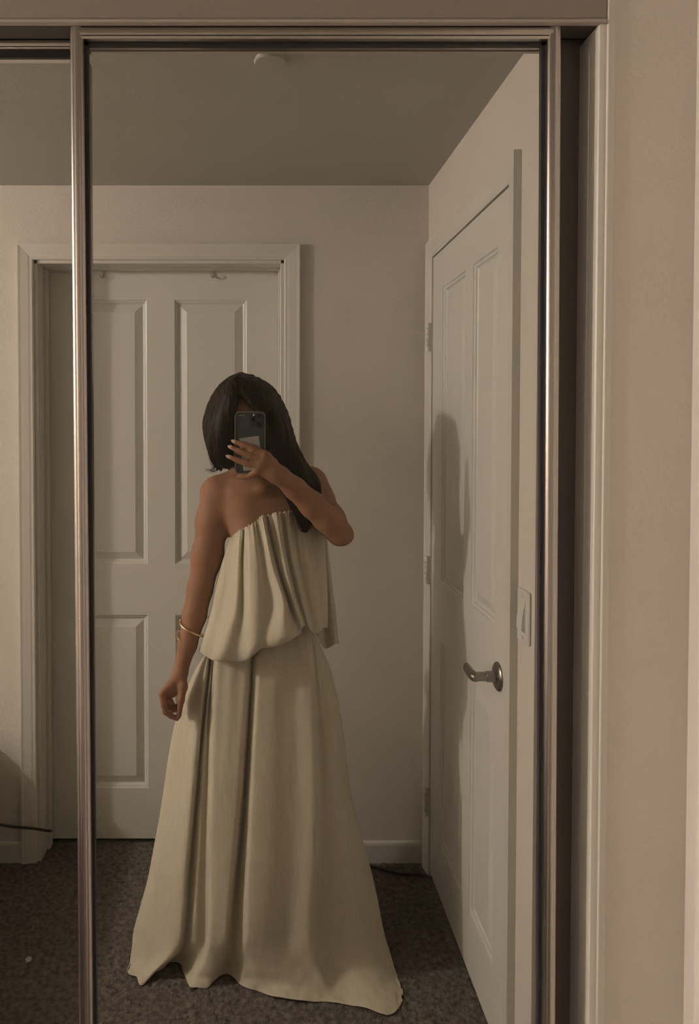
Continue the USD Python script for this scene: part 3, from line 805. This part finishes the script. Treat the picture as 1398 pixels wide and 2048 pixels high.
# ------------------------------------------------------------------ gown
from scipy.interpolate import CubicSpline
def sheet(K, nu, nv, closed, thick, wob=.0016, seed=1, gather=None, hemw=0):
    """K[knot, level, 3] -> a cloth with thickness; knots run round the body, levels run down."""
    K = np.asarray(K, float)
    nk, nl = K.shape[:2]
    lv_ = np.r_[0, np.cumsum(np.mean(np.linalg.norm(np.diff(K, axis=1), axis=2), axis=0))]
    V = PchipInterpolator(lv_, K, axis=1)(np.linspace(0, lv_[-1], nv))
    mid = V[:, nv // 2]
    dd = np.maximum(np.linalg.norm(np.diff(V, axis=0), axis=2).mean(1), 1e-3) ** .6
    if closed:
        dl = np.linalg.norm(V[0] - V[-1], axis=1).mean() ** .6
        u = np.r_[0, np.cumsum(dd), np.sum(dd) + dl]
        Vc = np.concatenate([V, V[:1]], 0)
        P = CubicSpline(u, Vc, axis=0, bc_type='periodic')(np.linspace(0, u[-1], nu, endpoint=False))
    else:
        u = np.r_[0, np.cumsum(dd)]
        P = CubicSpline(u, V, axis=0)(np.linspace(0, u[-1], nu))
    g = grid_mesh(P, close_u=closed)
    n = g.vertex_normals.reshape(P.shape)
    w = meshkit.fbm(P * np.array([26, 26, 7.0]), 3, seed) - .5
    w2 = meshkit.fbm(P * np.array([9, 9, 3.0]), 2, seed + 5) - .5
    P = P + n * (w * wob * 2 + w2 * wob * 3.5)[..., None]
    if hemw:
        va = np.linspace(0, 1, P.shape[1])[None]
        w3 = meshkit.fbm(P * np.array([17, 17, 17.0]), 3, seed + 9) - .5
        P = P + n * (w3 * hemw * np.exp(-(1 - va) / .07))[..., None]
    if gather:
        k, amp, fall = gather
        ua = np.linspace(0, 1, P.shape[0])[:, None]; va = np.linspace(0, 1, P.shape[1])[None]
        ph_ = 1.7 * np.sin(ua * 23.0) + .9 * np.sin(ua * 51.0 + 1)
        q_ = np.sin(2 * np.pi * k * ua + ph_)
        P = P + n * (amp * (q_ + .5 * np.sin(2 * np.pi * 1.6 * k * ua + 2)) * np.exp(-va / fall))[..., None]
    g = grid_mesh(P, close_u=closed)
    n = g.vertex_normals.reshape(P.shape)
    c = P.reshape(-1, 3).mean(0)
    if ((P - c) * n).sum() < 0: n = -n
    Q = P - n * thick
    # outer + inner walls joined at the rims
    full = np.concatenate([P, Q[:, ::-1]], axis=1)
    if closed:
        m = grid_mesh(full, close_u=True, close_v=True)
    else:
        m = grid_mesh(full, close_u=False, close_v=True)
    trimesh.repair.fix_normals(m)
    return m

LV = [1205, 1290, 1340, 1450, 1600, 1750, 1880]
def col(tab, y):
    return float(np.interp(y, [t[0] for t in tab], [t[1] for t in tab]))
Lt = [(1205, 470), (1290, 426), (1312, 410), (1340, 391), (1400, 368), (1450, 349), (1500, 341), (1600, 324), (1750, 296), (1880, 265)]
Rt = [(1205, 606), (1290, 640), (1340, 662), (1400, 676), (1450, 685), (1550, 698), (1636, 711), (1735, 741), (1821, 762), (1880, 772)]
c1t = [(1205, 468), (1290, 424), (1327, 419), (1465, 402), (1615, 389), (1786, 374), (1885, 366)]
c2t = [(1205, 474), (1290, 431), (1327, 428), (1443, 421), (1550, 417), (1722, 413), (1880, 411)]
c3t = [(1205, 510), (1290, 504), (1327, 502), (1507, 492), (1615, 484), (1743, 472), (1880, 460)]
f4t = [(1205, 516), (1290, 512), (1336, 511), (1516, 500), (1679, 493), (1894, 483)]
c5t = [(1205, 590), (1290, 622), (1336, 626), (1422, 631), (1529, 636), (1658, 638), (1765, 632), (1880, 627)]
YC = [2.228, 2.225, 2.225, 2.215, 2.20, 2.185, 2.165]
SC = [.62, .74, .80, .85, .95, 1.0, 1.0]
FA = [.3, .6, .75, .9, 1.0, 1.0, 1.0]
#        (x rule, basic offset towards the camera, fold offset)
rules = [(lambda y: col(Lt, y), 0, 0),
         (lambda y: col(Lt, y) * .82 + col(c1t, y) * .18, -.035, -.006),
         (lambda y: col(Lt, y) * .45 + col(c1t, y) * .55, -.066, -.010),
         (lambda y: col(c1t, y) - 5, -.088, -.016),
         (lambda y: col(c1t, y) + 3, -.092, .015),
         (lambda y: col(c1t, y) * .5 + col(c2t, y) * .5, -.100, .002),
         (lambda y: col(c2t, y) - 3, -.106, .013),
         (lambda y: col(c2t, y) + 5, -.112, -.018),
         (lambda y: col(c2t, y) * .5 + col(c3t, y) * .5, -.125, -.020),
         (lambda y: col(c3t, y) - 5, -.132, -.010),
         (lambda y: col(c3t, y) + 3, -.132, .023),
         (lambda y: col(f4t, y) + 2, -.138, -.004),
         (lambda y: col(f4t, y) + 14, -.142, -.012),
         (lambda y: col(f4t, y) * .62 + col(c5t, y) * .38, -.146, -.006),
         (lambda y: col(f4t, y) * .25 + col(c5t, y) * .75, -.138, -.002),
         (lambda y: col(c5t, y) - 5, -.124, -.018),
         (lambda y: col(c5t, y) + 3, -.116, .016),
         (lambda y: col(c5t, y) * .55 + col(Rt, y) * .45, -.088, -.002),
         (lambda y: col(c5t, y) * .15 + col(Rt, y) * .85, -.045, 0),
         (lambda y: col(Rt, y), 0, 0)]
hem = [(256, 1941), (264, 1950), (276, 1959), (291, 1967), (338, 1931), (362, 1938), (375, 1966), (392, 1975), (420, 1976), (441, 1956), (457, 1949), (469, 1962), (490, 1974), (556, 1994), (630, 2003), (664, 2004), (690, 2008), (735, 2018), (783, 2028), (806, 1990)]
KN = []
for (fx, bo, fo), (hx, hy_) in zip(rules, hem):
    line = []
    for y, yc, s_, fa in zip(LV, YC, SC, FA):
        line.append(A(fx(y), y, yc + bo * s_ + fo * fa))
    hp_ = on_floor(hx, hy_, .006)
    # just above the floor the cloth leans into the hem
    line.append(line[-1] * .35 + (hp_ + np.array([0, .010, .022])) * .65 if False else hp_ * .72 + line[-1] * .28 + np.array([0, .012, -.012]))
    line.append(hp_)
    KN.append(line)
# back of the skirt
nb = 7
for j in range(1, nb + 1):
    t = j / (nb + 1)
    line = []
    for li in range(len(KN[0])):
        R_, L_ = np.array(KN[19][li]), np.array(KN[0][li])
        c_ = (R_ + L_) / 2; rad = np.linalg.norm((R_ - L_)[:2]) / 2
        dep = rad * (.80 if li < 7 else .62)
        a = math.pi * t
        p = c_ + (R_ - c_) * math.cos(a)
        p[1] += dep * math.sin(a) * (1 + .07 * (-1) ** j)
        p[2] = (R_[2] + L_[2]) / 2 if li > 0 else p[2]
        if li == len(KN[0]) - 1: p[2] = .006
        line.append(p)
    KN.append(line)
sk = sheet(KN, 560, 190, True, .0016, .0015, 3, (26, .0030, .25), .030)
sk.vertices[:, 2] = np.maximum(sk.vertices[:, 2], .004)
skirt = pobj('skirt', sk, 'cream_cloth', smooth=True, label='floor-length cream skirt with deep vertical folds')

# bodice overlay with a bubble hem
bod = [  # neckline -> hem, (px, py) at four levels, fold offset
    ((463, 1074), (442, 1130), (419, 1225), (400, 1296), 0),
    ((467, 1070), (450, 1130), (428, 1225), (405, 1308), -.006),
    ((474, 1064), (462, 1130), (444, 1225), (420, 1318), .004),
    ((482, 1059), (478, 1130), (474, 1215), (446, 1323), -.012),
    ((488, 1056), (484, 1130), (484, 1215), (474, 1323), .010),
    ((496, 1051), (498, 1130), (498, 1215), (497, 1318), -.006),
    ((506, 1045), (516, 1130), (520, 1220), (512, 1305), -.008),
    ((514, 1040), (528, 1130), (540, 1215), (524, 1296), .008),
    ((520, 1033), (537, 1130), (556, 1213), (545, 1294), -.004),
    ((525, 1030), (546, 1130), (570, 1215), (574, 1284), -.018),
    ((532, 1031), (554, 1128), (581, 1213), (601, 1267), .014),
    ((544, 1027), (561, 1120), (585, 1205), (604, 1260), -.004),
    ((556, 1024), (568, 1110), (590, 1200), (607, 1254), -.014),
    ((563, 1025), (574, 1110), (596, 1200), (611, 1252), .010),
    ((574, 1022), (585, 1112), (604, 1200), (618, 1259), -.012),
    ((582, 1023), (593, 1113), (611, 1200), (628, 1266), .008),
    ((596, 1026), (610, 1110), (626, 1200), (638, 1265), -.008),
    ((616, 1036), (626, 1110), (638, 1200), (646, 1256), .004),
    ((634, 1050), (640, 1110), (646, 1200), (650, 1256), -.006),
    ((648, 1062), (651, 1110), (655, 1190), (655, 1252), 0)]
n_ = len(bod)
KB = []
for i, (p0, p1, p2, p3, fo) in enumerate(bod):
    a = math.pi * (i + .0) / (n_ - 1)
    sn = math.sin(a) ** (.42 if i < n_ / 2 else .6)
    y0 = 2.228 - .148 * sn; y1 = 2.218 - .168 * sn; y2 = 2.208 - .180 * sn; y3 = 2.205 - .178 * sn
    line = [A(p0[0], p0[1] + 3, y0 + .006), A(p0[0], p0[1], y0 + fo * .25), A(p0[0] * .85 + p1[0] * .15, p0[1] * .85 + p1[1] * .15, (y0 * .7 + y1 * .3) + fo * .8), A(*p1, y1 + fo), A(*p2, y2 + fo * 1.1),
            A(p2[0] * .22 + p3[0] * .78, p2[1] * .22 + p3[1] * .78, y3 + fo * .8 - .010), A(p3[0], p3[1], y3 + fo * .5 + .004), A(p3[0] * .97 + 530 * .03, p3[1] - 3, y3 + .022), A(p3[0] * .93 + 530 * .07, p3[1] - 16, y3 + .040)]
    KB.append(line)
nb = 6
for j in range(1, nb + 1):
    t = j / (nb + 1); line = []
    for li in range(len(KB[0])):
        R_, L_ = np.array(KB[n_ - 1][li]), np.array(KB[0][li])
        c_ = (R_ + L_) / 2; rad = np.linalg.norm((R_ - L_)[:2]) / 2
        p = c_ + (R_ - c_) * math.cos(math.pi * t); p[1] += rad * .85 * math.sin(math.pi * t) * (1 + .06 * (-1) ** j)
        line.append(p)
    KB.append(line)
bo_ = sheet(KB, 620, 150, True, .0014, .0017, 11, (46, .0026, .22))
bodice = pobj('bodice_overlay', bo_, 'cream_cloth', smooth=True, label='gathered strapless cream bodice with a bubble hem')

# loose panel hanging behind the raised arm
KP = []
for (xa_, ya_, xb_, yb_, dy) in ((618, 1056, 628, 1262, .035), (630, 1052, 640, 1284, .02), (640, 1056, 650, 1297, .03), (648, 1062, 664, 1292, .018), (654, 1072, 678, 1288, .03)):
    KP.append([A(xa_ + (xb_ - xa_) * t ** 1.1, ya_ + (yb_ - ya_) * t, 2.215 + dy + .02 * math.sin(t * 2.4)) for t in np.linspace(0, 1, 6)])
pn = sheet(KP, 70, 90, False, .0012, .0016, 21)
pobj('cape_panel', pn, 'cream_cloth', smooth=True, label='loose cream cloth panel falling behind the bodice')

# ------------------------------------------------------------------ bracelet, phone
bc = A(383, 1262, 2.178)
ax_ = A(375, 1290, 2.165) - A(389, 1230, 2.19); ax_ /= np.linalg.norm(ax_)
e1 = np.array([1.0, 0, 0]); e1 -= ax_ * e1.dot(ax_); e1 /= np.linalg.norm(e1)
e2 = np.cross(ax_, e1)
if e2[1] > 0: e2 = -e2                                   # e2 towards the camera
pth = []
for a in np.linspace(18, 424, 90):
    t = (a - 18) / 406
    r = .0385
    # starts at the front left, sweeps over the front to the right, round the back, returns to the front left lower down
    ang = math.radians(200 - a)
    lift = .008 - .030 * max(0, 1 - t / .34) ** 1.7 - .006 * math.sin(math.pi * min(1, max(0, (t - .42) / .4))) + .026 * max(0, (t - .86) / .14) ** 1.2
    pth.append(bc + e1 * r * math.cos(ang) + e2 * r * math.sin(ang) + ax_ * lift)
pth = np.array(pth)
rr = np.interp(np.linspace(0, 1, 90), [0, .05, .3, .9, 1], [.0034, .0032, .0027, .0030, .0013])
br = tube(pth, rr, 10)
ba = trimesh.creation.icosphere(2, .0046); ba.apply_translation(pth[0])
bl = empty('bracelet', 'thin gold open cuff bracelet on the hanging wrist', 'bracelet', bc)
q = br.copy(); q.apply_translation(-bc); obj('bangle', q, 'gold', bl, smooth=True)
q = ba.copy(); q.apply_translation(-bc); obj('bead', q, 'gold', bl, smooth=True)

PHC = A(500, 885.5, PB)
pw, phh = .0825, .1665
def rrect(w, h, r, n=10):
    return sbox(-w / 2 + r, -h / 2 + r, w / 2 - r, h / 2 - r).buffer(r, quad_segs=n)
def slab(poly, y0, y1):
    """Polygon in (x, z) with its front at y0 (towards the camera) and back at y1."""
    m = trimesh.creation.extrude_polygon(poly, y1 - y0)
    return fix(xform(m, (0, y1, 0), (1, 0, 0), (0, 0, 1), (0, -1, 0)))
ph = empty('phone', 'dark phone in a clear case with a pale card, held before her face', 'phone', PHC)
obj('phone_body', slab(rrect(pw - .006, phh - .006, .011), .0012, .0105), 'phone_back', ph)
obj('case', cat(slab(rrect(pw, phh, .013).difference(rrect(pw - .005, phh - .005, .0115)), -.0006, .012)), 'phone_case', ph, label='clear case with pale edges')
def pp(px, py):          # photo pixel on the phone's back, local
    q = A(px, py, PB) - PHC
    return q[0], q[2]
cx, cz = pp(512, 841)
cbp = rrect(.0345, .0360, .009)
cbm = slab(cbp, -.0016, .0014); cbm.apply_translation((cx, 0, cz)); cbo = obj('camera_bump', cbm, 'camera_bump', ph)
for (lx, ly) in ((506.5, 838.5), (518.5, 831.5), (518, 847.5)):
    x_, z_ = pp(lx, ly)
    R_ = xform(lathe([(0, 0), (.0069, 0), (.0069, .0022), (.0056, .0026), (.0054, .0012), (0, .0012)], 28), (x_, -.0014, z_), (1, 0, 0), (0, 0, 1), (0, -1, 0))
    ln_ = obj('lens', R_, 'lens_ring', cbo, smooth=35)
    g_ = xform(lathe([(0, .0018), (.003, .0017), (.0054, .0014), (.0054, .001), (0, .001)], 28), (x_, -.0014, z_), (1, 0, 0), (0, 0, 1), (0, -1, 0))
    obj('lens_glass', g_, 'lens_glass', cbo, smooth=35)
x_, z_ = pp(507.3, 829.8)
fl_ = xform(lathe([(0, .0008), (.0024, .0006), (.0026, 0), (0, 0)], 20), (x_, -.0016, z_), (1, 0, 0), (0, 0, 1), (0, -1, 0)); obj('flash', fl_, 'flash_lens', cbo, smooth=40)
cdp = Polygon([pp(478, 877), pp(517.5, 871.5), pp(526, 938), pp(487, 942)])
obj('card', slab(cdp, -.0004, .0013), 'card_paper', ph, label='pale card behind the clear case')
tx = meshkit.text_mesh('~ibo~', .0032, .0004) if False else None
# small worn silver print at the top left of the case (not legible in the photo): three short strokes
x_, z_ = pp(475.5, 830.3)
st_ = [slab(rrect(w_, h_, .0006, 3), -.0002, .0013) for w_, h_ in ((.0035, .0022), (.0055, .003), (.0065, .0024))]
for s_, o_ in zip(st_, (.0015, .0075, .0148)): s_.apply_translation((x_ + o_, 0, z_ - o_ * .06))
for s_ in st_: obj('print', s_, 'silver_print', ph)
